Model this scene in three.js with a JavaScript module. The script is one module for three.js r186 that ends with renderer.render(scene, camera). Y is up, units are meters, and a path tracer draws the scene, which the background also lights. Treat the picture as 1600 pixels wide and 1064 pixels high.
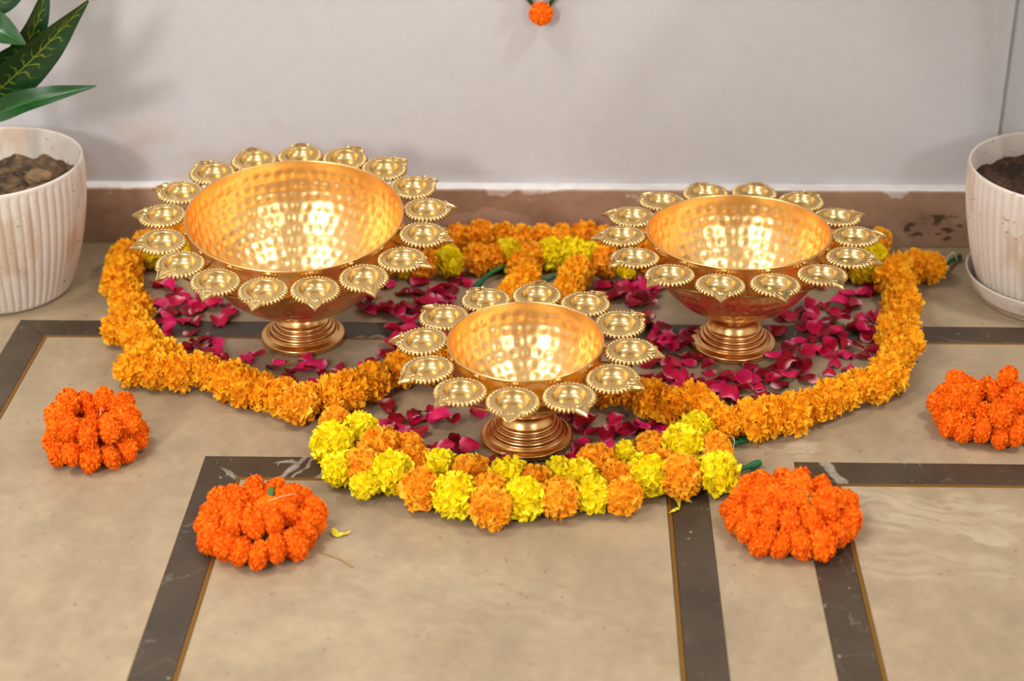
import * as THREE from 'three';
import { mergeGeometries } from 'three/addons/utils/BufferGeometryUtils.js';
import { RectAreaLightUniformsLib } from 'three/addons/lights/RectAreaLightUniformsLib.js';

// ---------------------------------------------------------------- camera, exposure, lights
const scene = new THREE.Scene();
const D = Math.PI / 180;
const camera = new THREE.PerspectiveCamera(22.293, 1600 / 1064, 0.05, 30);
camera.position.set(0, 1.2, 2.523);
camera.rotation.set(-28.594 * D, 2.198 * D, -0.601 * D, 'YXZ');
camera.focus = 2.28;
camera.userData.fStop = 3.2;
const renderer = new THREE.WebGLRenderer({ antialias: true });
renderer.toneMapping = THREE.LinearToneMapping;
renderer.toneMappingExposure = 1.74;
renderer.shadowMap.enabled = true;
scene.background = new THREE.Color(0x000000);
RectAreaLightUniformsLib.init();
const CEIL = 2.7;
// the ceiling panels of the room: x, z, width (x), depth (z), intensity, colour
const PANELS = [
  [-1.4, 0.95, 0.6, 0.6, 16, 0xfffdfa, 'square white ceiling panel over the left side by the wall'],
  [1.4, 0.95, 0.28, 0.28, 68, 0xfffdfa, 'square white ceiling panel over the right side by the wall'],
  [-1.7, 3.6, 0.7, 0.7, 15, 0xffffff, 'square white ceiling panel at the left rear of the room'],
  [1.7, 3.6, 0.7, 0.7, 3, 0xffffff, 'square white ceiling panel at the right rear of the room'],
];
// the two lamps on stands either side of the camera: x, y, z, intensity
const LAMPS = [[-1.5, 1.35, 2.9, 32, 'white square softbox on a black stand left of the camera'], [1.5, 1.35, 2.9, 14, 'white square softbox on a black stand right of the camera']];

// ---------------------------------------------------------------- helpers
function mulberry(a) { return () => { a |= 0; a = (a + 0x6d2b79f5) | 0; let t = Math.imul(a ^ (a >>> 15), 1 | a); t = (t + Math.imul(t ^ (t >>> 7), 61 | t)) ^ t; return ((t ^ (t >>> 14)) >>> 0) / 4294967296; }; }
const used = new Map();
function numbered(n) { const k = used.get(n) ?? 0; used.set(n, k + 1); return k ? `${n}_${String(k).padStart(3, '0')}` : n; }
function shade(o) { o.castShadow = true; o.receiveShadow = true; return o; }
function part(name, geo, mat, parent, label) {
  const m = shade(new THREE.Mesh(geo, mat)); m.name = numbered(name); parent.add(m);
  if (label) m.userData.label = label;
  return m;
}
function tag(o, label, category, group) { o.userData.label = label; o.userData.category = category; if (group) o.userData.group = group; return o; }
function thing(name, label, category, pos = [0, 0, 0], turn = 0, group) {
  const g = new THREE.Group(); g.name = numbered(name); g.position.set(...pos); g.rotation.y = turn; scene.add(g);
  return tag(g, label, category, group);
}
function solo(name, geo, mat, label, category, group) { return tag(part(name, geo, mat, scene), label, category, group); }
function struct(name, geo, mat, label) { const o = geo ? part(name, geo, mat, scene) : new THREE.Group(); o.name = name; if (!geo) scene.add(o); o.userData.kind = 'structure'; if (label) o.userData.label = label; return o; }
function plain(geos) { return mergeGeometries(geos.map((g) => { const n = g.index ? g.toNonIndexed() : g; for (const k of Object.keys(n.attributes)) if (!['position', 'normal', 'uv'].includes(k)) n.deleteAttribute(k); return n; })); }
const V = (x, y, z) => new THREE.Vector3(x, y, z);
function boxGeo(w, h, d, x, y, z) { const g = new THREE.BoxGeometry(w, h, d); g.translate(x, y, z); return g; }
const lin = (hex) => new THREE.Color(hex);

// noise
function hash(x, y, s) { let h = Math.imul(x, 374761393) + Math.imul(y, 668265263) + Math.imul(s, 2147483647 ^ 0x5bd1e995); h = Math.imul(h ^ (h >>> 13), 1274126177); return ((h ^ (h >>> 16)) >>> 0) / 4294967295; }
function vn(x, y, s) { const xi = Math.floor(x), yi = Math.floor(y); let u = x - xi, v = y - yi; u = u * u * (3 - 2 * u); v = v * v * (3 - 2 * v); const a = hash(xi, yi, s), b = hash(xi + 1, yi, s), c = hash(xi, yi + 1, s), d = hash(xi + 1, yi + 1, s); return a + (b - a) * u + (c - a) * v + (a - b - c + d) * u * v; }
function fbm(x, y, s, o = 4) { let f = 0, a = 0.5, t = 0; for (let i = 0; i < o; i++) { f += a * vn(x, y, s + i * 17); t += a; a *= 0.5; x = x * 2.03 + 5.1; y = y * 2.03 + 9.7; } return f / t; }
const sstep = (a, b, x) => { const t = Math.min(1, Math.max(0, (x - a) / (b - a))); return t * t * (3 - 2 * t); };
const mix = (a, b, t) => a + (b - a) * t;
// f(u, v in metres) -> [r, g, b] 0..255 in sRGB
function texture(px, py, wm, hm, f, srgb = true) {
  const data = new Uint8Array(px * py * 4);
  for (let j = 0; j < py; j++) for (let i = 0; i < px; i++) {
    const c = f((i + 0.5) / px * wm, (j + 0.5) / py * hm), k = (j * px + i) * 4;
    data[k] = Math.max(0, Math.min(255, c[0])); data[k + 1] = Math.max(0, Math.min(255, c[1])); data[k + 2] = Math.max(0, Math.min(255, c[2])); data[k + 3] = 255;
  }
  const t = new THREE.DataTexture(data, px, py); t.magFilter = THREE.LinearFilter; t.minFilter = THREE.LinearFilter; t.wrapS = t.wrapT = THREE.RepeatWrapping;
  if (srgb) t.colorSpace = THREE.SRGBColorSpace;
  t.repeat.set(1 / wm, 1 / hm); t.needsUpdate = true;
  return t;
}
const std = (o) => new THREE.MeshStandardMaterial(o);

// ---------------------------------------------------------------- materials of the setting
// floor textures: u = world x + 1.3, v = world z + 0.1
const FW = 2.6;
function vein(x, z, s, freq, width) { const w = fbm(x * freq * 0.7, z * freq * 0.7, s + 3, 4) * 1.6; const n = fbm(x * freq + w, z * freq - w, s, 4); return Math.max(0, 1 - Math.abs(n - 0.5) / width); }
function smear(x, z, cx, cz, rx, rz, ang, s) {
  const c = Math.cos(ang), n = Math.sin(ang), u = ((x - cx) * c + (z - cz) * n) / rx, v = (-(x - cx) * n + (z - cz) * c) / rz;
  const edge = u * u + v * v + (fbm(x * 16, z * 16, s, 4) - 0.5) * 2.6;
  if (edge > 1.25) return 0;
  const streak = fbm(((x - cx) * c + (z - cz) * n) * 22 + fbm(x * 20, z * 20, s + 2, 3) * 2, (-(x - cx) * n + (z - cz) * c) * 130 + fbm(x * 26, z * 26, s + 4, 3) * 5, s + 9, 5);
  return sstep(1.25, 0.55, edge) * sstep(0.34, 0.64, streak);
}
const slabMap = texture(2048, 2048, FW, FW, (u, v) => {
  const x = u - 1.3, z = v - 0.1;
  const big = fbm(x * 3.1, z * 3.1, 11, 4) - 0.5, mid = fbm(x * 13, z * 9, 23, 5) - 0.5, fine = fbm(x * 90, z * 90, 31, 3) - 0.5;
  let k = 1 + big * 0.05 + mid * 0.16 + fine * 0.09 + (fbm(x * 34, z * 26, 29, 4) - 0.5) * 0.12;
  let r = 162 * k, g = 143 * k, b = 115 * k;
  const cloud = sstep(0.5, 0.75, fbm(x * 7 + 3, z * 6, 43, 5)) * 0.25;
  r = mix(r, 166, cloud); g = mix(g, 147, cloud); b = mix(b, 119, cloud);
  const pale = Math.pow(vein(x, z, 71, 9, 0.03), 2) * sstep(0.5, 0.72, fbm(x * 4, z * 4, 77, 3)) * 0.1;
  r = mix(r, 206, pale); g = mix(g, 192, pale); b = mix(b, 166, pale);
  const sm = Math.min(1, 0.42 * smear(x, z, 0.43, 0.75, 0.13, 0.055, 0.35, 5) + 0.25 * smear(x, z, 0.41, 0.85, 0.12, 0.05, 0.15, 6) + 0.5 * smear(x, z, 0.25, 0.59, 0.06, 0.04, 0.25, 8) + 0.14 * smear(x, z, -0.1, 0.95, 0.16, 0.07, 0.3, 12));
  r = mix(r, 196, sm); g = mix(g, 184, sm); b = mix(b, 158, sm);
  const spot = sstep(0.86, 0.9, fbm(x * 150, z * 150, 91, 2)) * 0.4;
  r = mix(r, 96, spot); g = mix(g, 78, spot); b = mix(b, 58, spot);
  return [r, g, b];
});
const slabBump = texture(1024, 1024, FW, FW, (u, v) => { const n = fbm(u * 40, v * 40, 3, 4) * 255; return [n, n, n]; }, false);
const slabRough = texture(1024, 1024, FW, FW, (u, v) => {
  const x = u - 1.3, z = v - 0.1;
  const sm = Math.min(1, smear(x, z, 0.43, 0.75, 0.13, 0.055, 0.5, 5) + smear(x, z, 0.41, 0.85, 0.12, 0.05, 0.15, 6) + smear(x, z, 0.25, 0.59, 0.06, 0.04, 0.25, 8));
  const n = 105 + (fbm(u * 12, v * 12, 8, 4) - 0.5) * 60 + sm * 70; return [n, n, n];
}, false);
const darkMap = texture(2048, 2048, FW, FW, (u, v) => {
  const x = u - 1.3, z = v - 0.1;
  const k = 1 + (fbm(x * 16, z * 16, 51, 5) - 0.5) * 0.4 + (fbm(x * 120, z * 120, 57, 2) - 0.5) * 0.12;
  let r = 68 * k, g = 56 * k, b = 43 * k;
  const w1 = Math.pow(vein(x, z, 61, 7, 0.012), 1.5) * sstep(0.45, 0.6, fbm(x * 5, z * 5, 67, 3));
  const w2 = Math.pow(vein(x, z, 63, 15, 0.014), 2) * 0.5 * sstep(0.4, 0.65, fbm(x * 9, z * 9, 69, 3));
  let w = Math.max(w1, w2) * 0.75;
  const ww = (fbm(x * 60, z * 60, 73, 3) - 0.5) * 0.012; // the pale bands across the strip of the near frame, and its chip by the garland
  for (const [x0, sl, hw] of [[-0.352, -0.55, 0.0035], [-0.338, -0.5, 0.0018], [-0.304, -0.55, 0.005], [0.336, 0.35, 0.006], [-0.296, 0.2, 0.001]]) {
    if (z > 0.6 && z < 0.72) w = Math.max(w, sstep(hw + 0.002, hw - 0.001, Math.abs(x - x0 - (z - 0.665) * sl + ww)) * (0.5 + 0.35 * fbm(x * 150, z * 150, 79, 2)));
  }
  r = mix(r, 190, w); g = mix(g, 182, w); b = mix(b, 166, w);
  const chip = sstep(0.87, 0.9, fbm(x * 190, z * 120, 95, 2)) * 0.7;
  r = mix(r, 200, chip); g = mix(g, 190, chip); b = mix(b, 175, chip);
  return [r, g, b];
});
for (const t of [slabMap, slabBump, slabRough, darkMap]) t.offset.set(1.3 / FW, 0.1 / FW);
const slabMat = std({ map: slabMap, roughnessMap: slabRough, roughness: 1, bumpMap: slabBump, bumpScale: 0.0003 });
const darkMat = std({ map: darkMap, roughness: 0.42 });
const brassStripMat = std({ color: lin(0x8a6224), metalness: 0.55, roughness: 0.5 });
const screedMat = std({ color: lin(0x4c4238), roughness: 0.9 });

const wallMap = texture(2048, 1024, 1.8, 0.9, (u, v) => {
  const k = 1 + (fbm(u * 5, v * 5, 101, 5) - 0.5) * 0.045 + (fbm(u * 60, v * 60, 105, 3) - 0.5) * 0.02;
  let r = 201 * k, g = 199 * k, b = 200 * k;
  // rubbed terracotta soil marks low on the wall by the left pot
  const st = sstep(0.56, 0.8, fbm(u * 9, v * 16, 111, 5)) * sstep(0.26, 0.12, v) * sstep(0.5, 0.38, u) * 0.5;
  r = mix(r, 196, st); g = mix(g, 168, st); b = mix(b, 148, st);
  const dirt = sstep(0.68, 0.8, fbm(u * 7, v * 60, 117, 4)) * sstep(0.16, 0.1, v) * 0.25;
  r = mix(r, 190, dirt); g = mix(g, 178, dirt); b = mix(b, 165, dirt);
  return [r, g, b];
});
wallMap.offset.set(0.9 / 1.8, 0); wallMap.wrapT = THREE.MirroredRepeatWrapping;
const wallBump = texture(1024, 512, 1.8, 0.9, (u, v) => { const n = (0.6 * fbm(u * 9, v * 3, 121, 3) + 0.4 * fbm(u * 80, v * 80, 125, 3)) * 255; return [n, n, n]; }, false);
const wallMat = std({ map: wallMap, bumpMap: wallBump, bumpScale: 0.0012, roughness: 0.55 });
const roomMat = std({ color: lin(0xd6d0cb), roughness: 0.8 });
const ceilMat = std({ color: lin(0xe8e6e2), roughness: 0.85 });
const puttyMat = std({ map: texture(1024, 64, 1.6, 0.1, (u, v) => { const k = 1 + (fbm(u * 40, v * 60, 131, 4) - 0.5) * 0.12; return [228 * k, 224 * k, 222 * k]; }), roughness: 0.6 });
const skirtMap = texture(2048, 128, 1.6, 0.1, (u, v) => {
  const x = u - 0.8;
  const k = 1 + (fbm(u * 8, v * 12, 141, 5) - 0.5) * 0.34 + (fbm(u * 70, v * 70, 145, 3) - 0.5) * 0.14;
  let r = 172 * k, g = 139 * k, b = 115 * k;
  const pale = sstep(0.5, 0.62, fbm(u * 13, v * 26, 149, 4)) * sstep(0.13, 0.02, Math.abs(x + 0.12)) * 0.6 + sstep(0.6, 0.72, fbm(u * 9, v * 18, 153, 4)) * 0.25;
  r = mix(r, 196, pale); g = mix(g, 168, pale); b = mix(b, 148, pale);
  const paint = v > 0.076 ? sstep(0.6, 0.66, fbm(u * 22, v * 30, 157, 4) + (v - 0.09) * 7) * 0.75 : 0; // wall paint spilt over the top edge
  r = mix(r, 214, paint); g = mix(g, 204, paint); b = mix(b, 198, paint);
  const du = (x - 0.585) / 0.055, dv = (v - 0.03) / 0.027; // dark smudged marks beside the right pot
  if (du * du + dv * dv < 1) { const m = sstep(0.53, 0.6, fbm(u * 60, v * 130, 163, 4)) * 0.75; r = mix(r, 74, m); g = mix(g, 54, m); b = mix(b, 38, m); }
  return [r, g, b];
});
skirtMap.offset.set(0.5, 0);
const skirtMat = std({ map: skirtMap, roughness: 0.42 });

// ---------------------------------------------------------------- the room
const floor = struct('floor', null, null, 'pale beige stone floor with dark inlaid strips and brass lines');
part('screed', boxGeo(5.2, 0.03, 5.6, 0, -0.0265, 2.8), screedMat, floor);
const T = 0.0115;
function slab(name, pts, mat) { // polygon in world x, z; top at y = 0
  const cx = pts.reduce((a, p) => a + p[0], 0) / pts.length, cz = pts.reduce((a, p) => a + p[1], 0) / pts.length, e = 0.00035;
  const s = new THREE.Shape(pts.map(([x, z]) => new THREE.Vector2(x, -z)));
  const g = new THREE.ExtrudeGeometry(s, { depth: T - 2 * e, bevelEnabled: true, bevelSize: e, bevelOffset: -2 * e, bevelThickness: e, bevelSegments: 1 });
  g.rotateX(-Math.PI / 2); g.translate(0, -T + e, 0);
  const p = g.attributes.position, uv = g.attributes.uv; for (let i = 0; i < p.count; i++) uv.setXY(i, p.getX(i), p.getZ(i));
  return part(name, g, mat, floor);
}
const FZ = 2.4;
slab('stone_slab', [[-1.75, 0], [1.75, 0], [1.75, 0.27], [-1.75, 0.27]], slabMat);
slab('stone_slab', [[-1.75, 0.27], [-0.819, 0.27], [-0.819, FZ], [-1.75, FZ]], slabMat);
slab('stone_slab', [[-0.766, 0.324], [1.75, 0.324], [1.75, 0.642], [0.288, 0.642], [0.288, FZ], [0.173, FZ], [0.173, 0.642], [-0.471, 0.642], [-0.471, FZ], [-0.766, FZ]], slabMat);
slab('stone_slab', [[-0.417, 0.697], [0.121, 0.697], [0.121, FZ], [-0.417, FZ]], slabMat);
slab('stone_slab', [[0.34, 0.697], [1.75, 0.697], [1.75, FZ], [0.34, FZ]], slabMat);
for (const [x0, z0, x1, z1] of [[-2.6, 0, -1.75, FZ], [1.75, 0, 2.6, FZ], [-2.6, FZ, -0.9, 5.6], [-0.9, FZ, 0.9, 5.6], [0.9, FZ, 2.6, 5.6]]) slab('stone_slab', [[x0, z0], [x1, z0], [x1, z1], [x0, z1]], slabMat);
// the frames: dark strips with mitred corners, then the brass line on their inner side
const strip = (p) => slab('dark_strip', p, darkMat), line = (p) => slab('brass_line', p, brassStripMat);
strip([[-0.819, 0.27], [1.75, 0.27], [1.75, 0.3185], [-0.7715, 0.3185]]);
strip([[-0.819, 0.27], [-0.7715, 0.3185], [-0.7715, FZ], [-0.819, FZ]]);
line([[-0.7715, 0.3185], [1.75, 0.3185], [1.75, 0.324], [-0.766, 0.324]]);
line([[-0.7715, 0.3185], [-0.766, 0.324], [-0.766, FZ], [-0.7715, FZ]]);
strip([[-0.471, 0.642], [0.173, 0.642], [0.1265, 0.691], [-0.4225, 0.691]]);
strip([[-0.471, 0.642], [-0.4225, 0.691], [-0.4225, FZ], [-0.471, FZ]]);
strip([[0.173, 0.642], [0.173, FZ], [0.1265, FZ], [0.1265, 0.691]]);
line([[-0.4225, 0.691], [0.1265, 0.691], [0.121, 0.697], [-0.417, 0.697]]);
line([[-0.4225, 0.691], [-0.417, 0.697], [-0.417, FZ], [-0.4225, FZ]]);
line([[0.1265, 0.691], [0.1265, FZ], [0.121, FZ], [0.121, 0.697]]);
strip([[0.288, 0.642], [1.75, 0.642], [1.75, 0.691], [0.3345, 0.691]]);
strip([[0.288, 0.642], [0.3345, 0.691], [0.3345, FZ], [0.288, FZ]]);
line([[0.3345, 0.691], [1.75, 0.691], [1.75, 0.697], [0.34, 0.697]]);
line([[0.3345, 0.691], [0.34, 0.697], [0.34, FZ], [0.3345, FZ]]);

function uvXY(g, sx = 1, sy = 1) { const p = g.attributes.position, uv = g.attributes.uv; for (let i = 0; i < p.count; i++) uv.setXY(i, p.getX(i) * sx, p.getY(i) * sy); return g; }
const WZ = -0.02; // face of the plastered wall; the skirting stands 2 cm proud
struct('wall_back', uvXY(boxGeo(3.264, CEIL + 0.04, 0.12, 0.664 - 1.632, CEIL / 2 - 0.02, WZ - 0.06)), wallMat, 'white plastered wall behind the bowls');
struct('wall_recess', uvXY(boxGeo(1.936, CEIL + 0.04, 0.108, 0.664 + 0.968, CEIL / 2 - 0.02, WZ - 0.066)), wallMat, 'set-back part of the white wall behind the right pot');
struct('wall_left', boxGeo(0.12, CEIL + 0.04, 5.7, -2.66, CEIL / 2 - 0.02, 2.75), roomMat, 'white side wall on the left');
struct('wall_right', boxGeo(0.12, CEIL + 0.04, 5.7, 2.66, CEIL / 2 - 0.02, 2.75), roomMat, 'white side wall on the right');
struct('wall_front', boxGeo(5.44, CEIL + 0.04, 0.12, 0, CEIL / 2 - 0.02, 5.66), roomMat, 'white wall at the far end of the room');
struct('ceiling', boxGeo(5.44, 0.12, 5.9, 0, CEIL + 0.06, 2.75), ceilMat, 'white ceiling');
{
  const s = new THREE.Shape([[0, 0], [0.02, 0], [0.02, 0.094], [0.0185, 0.0955], [0, 0.0955]].map((p) => new THREE.Vector2(...p)));
  const g = new THREE.ExtrudeGeometry(s, { depth: 5.2, bevelEnabled: false }); g.rotateY(-Math.PI / 2); g.translate(2.6, 0.0005, WZ);
  const p = g.attributes.position, uv = g.attributes.uv; for (let i = 0; i < p.count; i++) uv.setXY(i, p.getX(i), Math.min(0.0995, p.getY(i)));
  struct('baseboard_back', g, skirtMat, 'brown marble skirting along the foot of the wall');
  // whitewashed filler on the ledge of the skirting, uneven along its edge
  const N = 700, M = 7, pos = [], uvs = [], idx = [];
  for (let i = 0; i <= N; i++) for (let j = 0; j <= M; j++) {
    const x = -2.6 + 5.2 * i / N, a = j / M, lump = 0.0012 * fbm(x * 50, a * 3, 171, 3);
    const out = 0.0185 + 0.0022 * (fbm(x * 30, 1, 175, 3) - 0.45), z = WZ + out * a, y = 0.096 + (1 - a) * 0.003 + lump + (j === M ? -0.0035 : 0);
    pos.push(x, y, z); uvs.push(x, a * 0.02);
    if (i < N && j < M) { const k = i * (M + 1) + j; idx.push(k, k + 1, k + M + 2, k, k + M + 2, k + M + 1); }
  }
  const h = new THREE.BufferGeometry(); h.setAttribute('position', new THREE.Float32BufferAttribute(pos, 3)); h.setAttribute('uv', new THREE.Float32BufferAttribute(uvs, 2)); h.setIndex(idx); h.computeVertexNormals();
  puttyMat.side = THREE.DoubleSide;
  struct('trim_1', h, puttyMat, 'white filler band on the ledge of the skirting');
}
const frameMat = std({ color: lin(0xdddddd), roughness: 0.5, metalness: 0.2 });
for (const [x, z, w, d, power, col, label] of PANELS) {
  const t = thing('ceiling_light', label, 'ceiling light', [x, CEIL, z]);
  const f = [boxGeo(w + 0.05, 0.03, 0.025, 0, -0.015, d / 2 + 0.0125), boxGeo(w + 0.05, 0.03, 0.025, 0, -0.015, -d / 2 - 0.0125), boxGeo(0.025, 0.03, d, w / 2 + 0.0125, -0.015, 0), boxGeo(0.025, 0.03, d, -w / 2 - 0.0125, -0.015, 0)];
  part('frame', plain(f), frameMat, t);
  part('diffuser', boxGeo(w, 0.012, d, 0, -0.01, 0), std({ color: lin(0xffffff), emissive: lin(col), emissiveIntensity: 1.2, roughness: 0.7 }), t);
  const L = new THREE.RectAreaLight(lin(col), power, w, d); L.position.set(x, CEIL - 0.02, z); L.lookAt(x, 0, z); scene.add(L); L.name = 'panel_glow';
}

const blackMat = std({ color: lin(0x151515), roughness: 0.6 });
for (const [x, y, z, power, label] of LAMPS) { // a softbox leaning towards the bowls
  const t = thing('softbox_lamp', label, 'lamp', [x, 0, z]), S = 0.4, aim = V(0, 0.1, 0.3).sub(V(x, y, z)).normalize(), q = new THREE.Quaternion().setFromUnitVectors(V(0, 0, 1), aim);
  const hood = new THREE.CylinderGeometry(S / 2 * Math.SQRT2, 0.07, 0.2, 4, 1, true); hood.rotateY(Math.PI / 4); hood.rotateX(Math.PI / 2); hood.translate(0, 0, -0.1);
  const h = part('hood', hood, std({ color: lin(0x151515), roughness: 0.7, side: THREE.DoubleSide }), t); h.position.set(0, y, 0); h.quaternion.copy(q);
  const d = part('diffuser', boxGeo(S, S, 0.006, 0, 0, 0), std({ color: lin(0xffffff), emissive: lin(0xffffff), emissiveIntensity: 1.5, roughness: 0.7 }), t); d.position.set(0, y, 0); d.quaternion.copy(q);
  part('pole', new THREE.CylinderGeometry(0.012, 0.014, y - 0.1, 12).translate(0, (y - 0.1) / 2 + 0.02, -aim.z * 0.16), blackMat, t);
  for (let k = 0; k < 3; k++) { const a = k * 2.094 + 0.5; part('leg', new THREE.TubeGeometry(new THREE.LineCurve3(V(0, 0.35, -aim.z * 0.16), V(0.32 * Math.cos(a), 0.009, 0.32 * Math.sin(a) - aim.z * 0.16)), 2, 0.009, 8), blackMat, t); }
  const L = new THREE.RectAreaLight(0xffffff, power, S, S), c = V(x, y, z).addScaledVector(aim, 0.012); L.position.copy(c); L.lookAt(c.clone().add(aim)); L.name = 'softbox_glow'; scene.add(L);
}

// ---------------------------------------------------------------- urli bowls
const goldMat = std({ color: new THREE.Color().setRGB(0.86, 0.56, 0.23), metalness: 1, roughness: 0.3 });
const footMat = std({ color: new THREE.Color().setRGB(0.84, 0.51, 0.20), metalness: 1, roughness: 0.27 });
const brassMat = std({ color: new THREE.Color().setRGB(0.70, 0.50, 0.22), metalness: 1, roughness: 0.29 });
const wireMat = std({ color: new THREE.Color().setRGB(0.3, 0.16, 0.05), metalness: 1, roughness: 0.45 });

function hammered(R) { // an open bowl, centre of the sphere at the origin, with dents beaten in from outside
  const step = 0.0165, rows = [];
  for (let k = 0; ; k++) { const a = 0.013 / R + (k + 0.35) * step / R; if (a > 1.5) break; rows.push([a, Math.max(1, Math.round(2 * Math.PI * R * Math.cos(a) / step)), (k % 2) * 0.5 + hash(k, 3, Math.round(R * 1000)) * 0.2]); }
  const rnd = (k, i, s) => hash(k * 131 + i, Math.round(R * 10000), s) - 0.5;
  const dent = (th, a) => {
    let h = 0;
    for (let k = 0; k < rows.length; k++) {
      const [ra, n, off] = rows[k], da = (a - ra) * R; if (Math.abs(da) > 0.016) continue;
      const c = Math.cos(ra) * R, t0 = th / (2 * Math.PI) * n - off, i0 = Math.floor(t0);
      for (let i = i0; i <= i0 + 1; i++) {
        const id = ((i % n) + n) % n, d1 = (t0 - i - rnd(k, id, 1) * 0.22) * 2 * Math.PI / n * c, d2 = da - rnd(k, id, 2) * 0.003;
        h += (0.85 + rnd(k, id, 3) * 0.5) * Math.exp(-(d1 * d1 + d2 * d2) / (2 * 0.0039 * 0.0039));
      }
    }
    return h * 0.00135;
  };
  const A = Math.round(2 * Math.PI * R / 0.0021), B = Math.round(R * 1.57 / 0.0021), pos = [], idx = [];
  const ring = (fn) => { for (let i = 0; i < A; i++) pos.push(...fn(i / A * 2 * Math.PI)); };
  const p = (th, a, r) => [r * Math.cos(a) * Math.cos(th), -r * Math.sin(a), r * Math.cos(a) * Math.sin(th)];
  let rings = 0;
  for (let j = B; j >= 0; j--, rings++) ring((th) => { const a = j / B * 1.565; return p(th, a, R + 0.0008 - dent(th, a)); });   // outside, from the bottom up
  for (const [dr, y] of [[0.0016, 0.0006], [0.0016, 0.0020], [0.0006, 0.0027], [-0.0006, 0.0024], [-0.0010, 0.001]]) { ring((th) => [(R + dr) * Math.cos(th), y, (R + dr) * Math.sin(th)]); rings++; } // rolled lip
  for (let j = 0; j <= B; j++, rings++) ring((th) => { const a = j / B * 1.565; return p(th, a, R - 0.0010 - dent(th, a)); });   // inside, down to the bottom
  for (let j = 0; j < rings - 1; j++) for (let i = 0; i < A; i++) { const a = j * A + i, b = j * A + (i + 1) % A; idx.push(a, a + A, b, b, a + A, b + A); }
  const g = new THREE.BufferGeometry(); g.setAttribute('position', new THREE.Float32BufferAttribute(pos, 3)); g.setIndex(idx); g.computeVertexNormals();
  return g;
}
const foot = (() => {
  const raw = [[0, 0.0006], [0.0560, 0.0006], [0.0596, 0.0012], [0.0609, 0.0032], [0.0611, 0.0060], [0.0605, 0.0084], [0.0585, 0.0096], [0.0550, 0.0104], [0.0522, 0.0118], [0.0504, 0.0136], [0.0494, 0.0140], [0.0485, 0.0150], [0.0481, 0.0172], [0.0470, 0.0196], [0.0448, 0.0206], [0.0440, 0.0212], [0.0436, 0.0234], [0.0426, 0.0256], [0.0406, 0.0266], [0.0398, 0.0272], [0.0394, 0.0290], [0.0384, 0.0310], [0.0364, 0.0320], [0.0352, 0.0330], [0.0336, 0.0352], [0.0316, 0.0384], [0.0302, 0.0420], [0.0298, 0.0450], [0.0302, 0.0478], [0.0312, 0.0500], [0.0318, 0.0512], [0.0312, 0.053], [0.028, 0.0545], [0, 0.0545]];
  const c = new THREE.CatmullRomCurve3(raw.map(([r, y]) => V(r, y, 0)), false, 'centripetal');
  return new THREE.LatheGeometry(c.getPoints(140).map((p) => new THREE.Vector2(Math.max(0.00001, p.x), p.y)), 96);
})();
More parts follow.
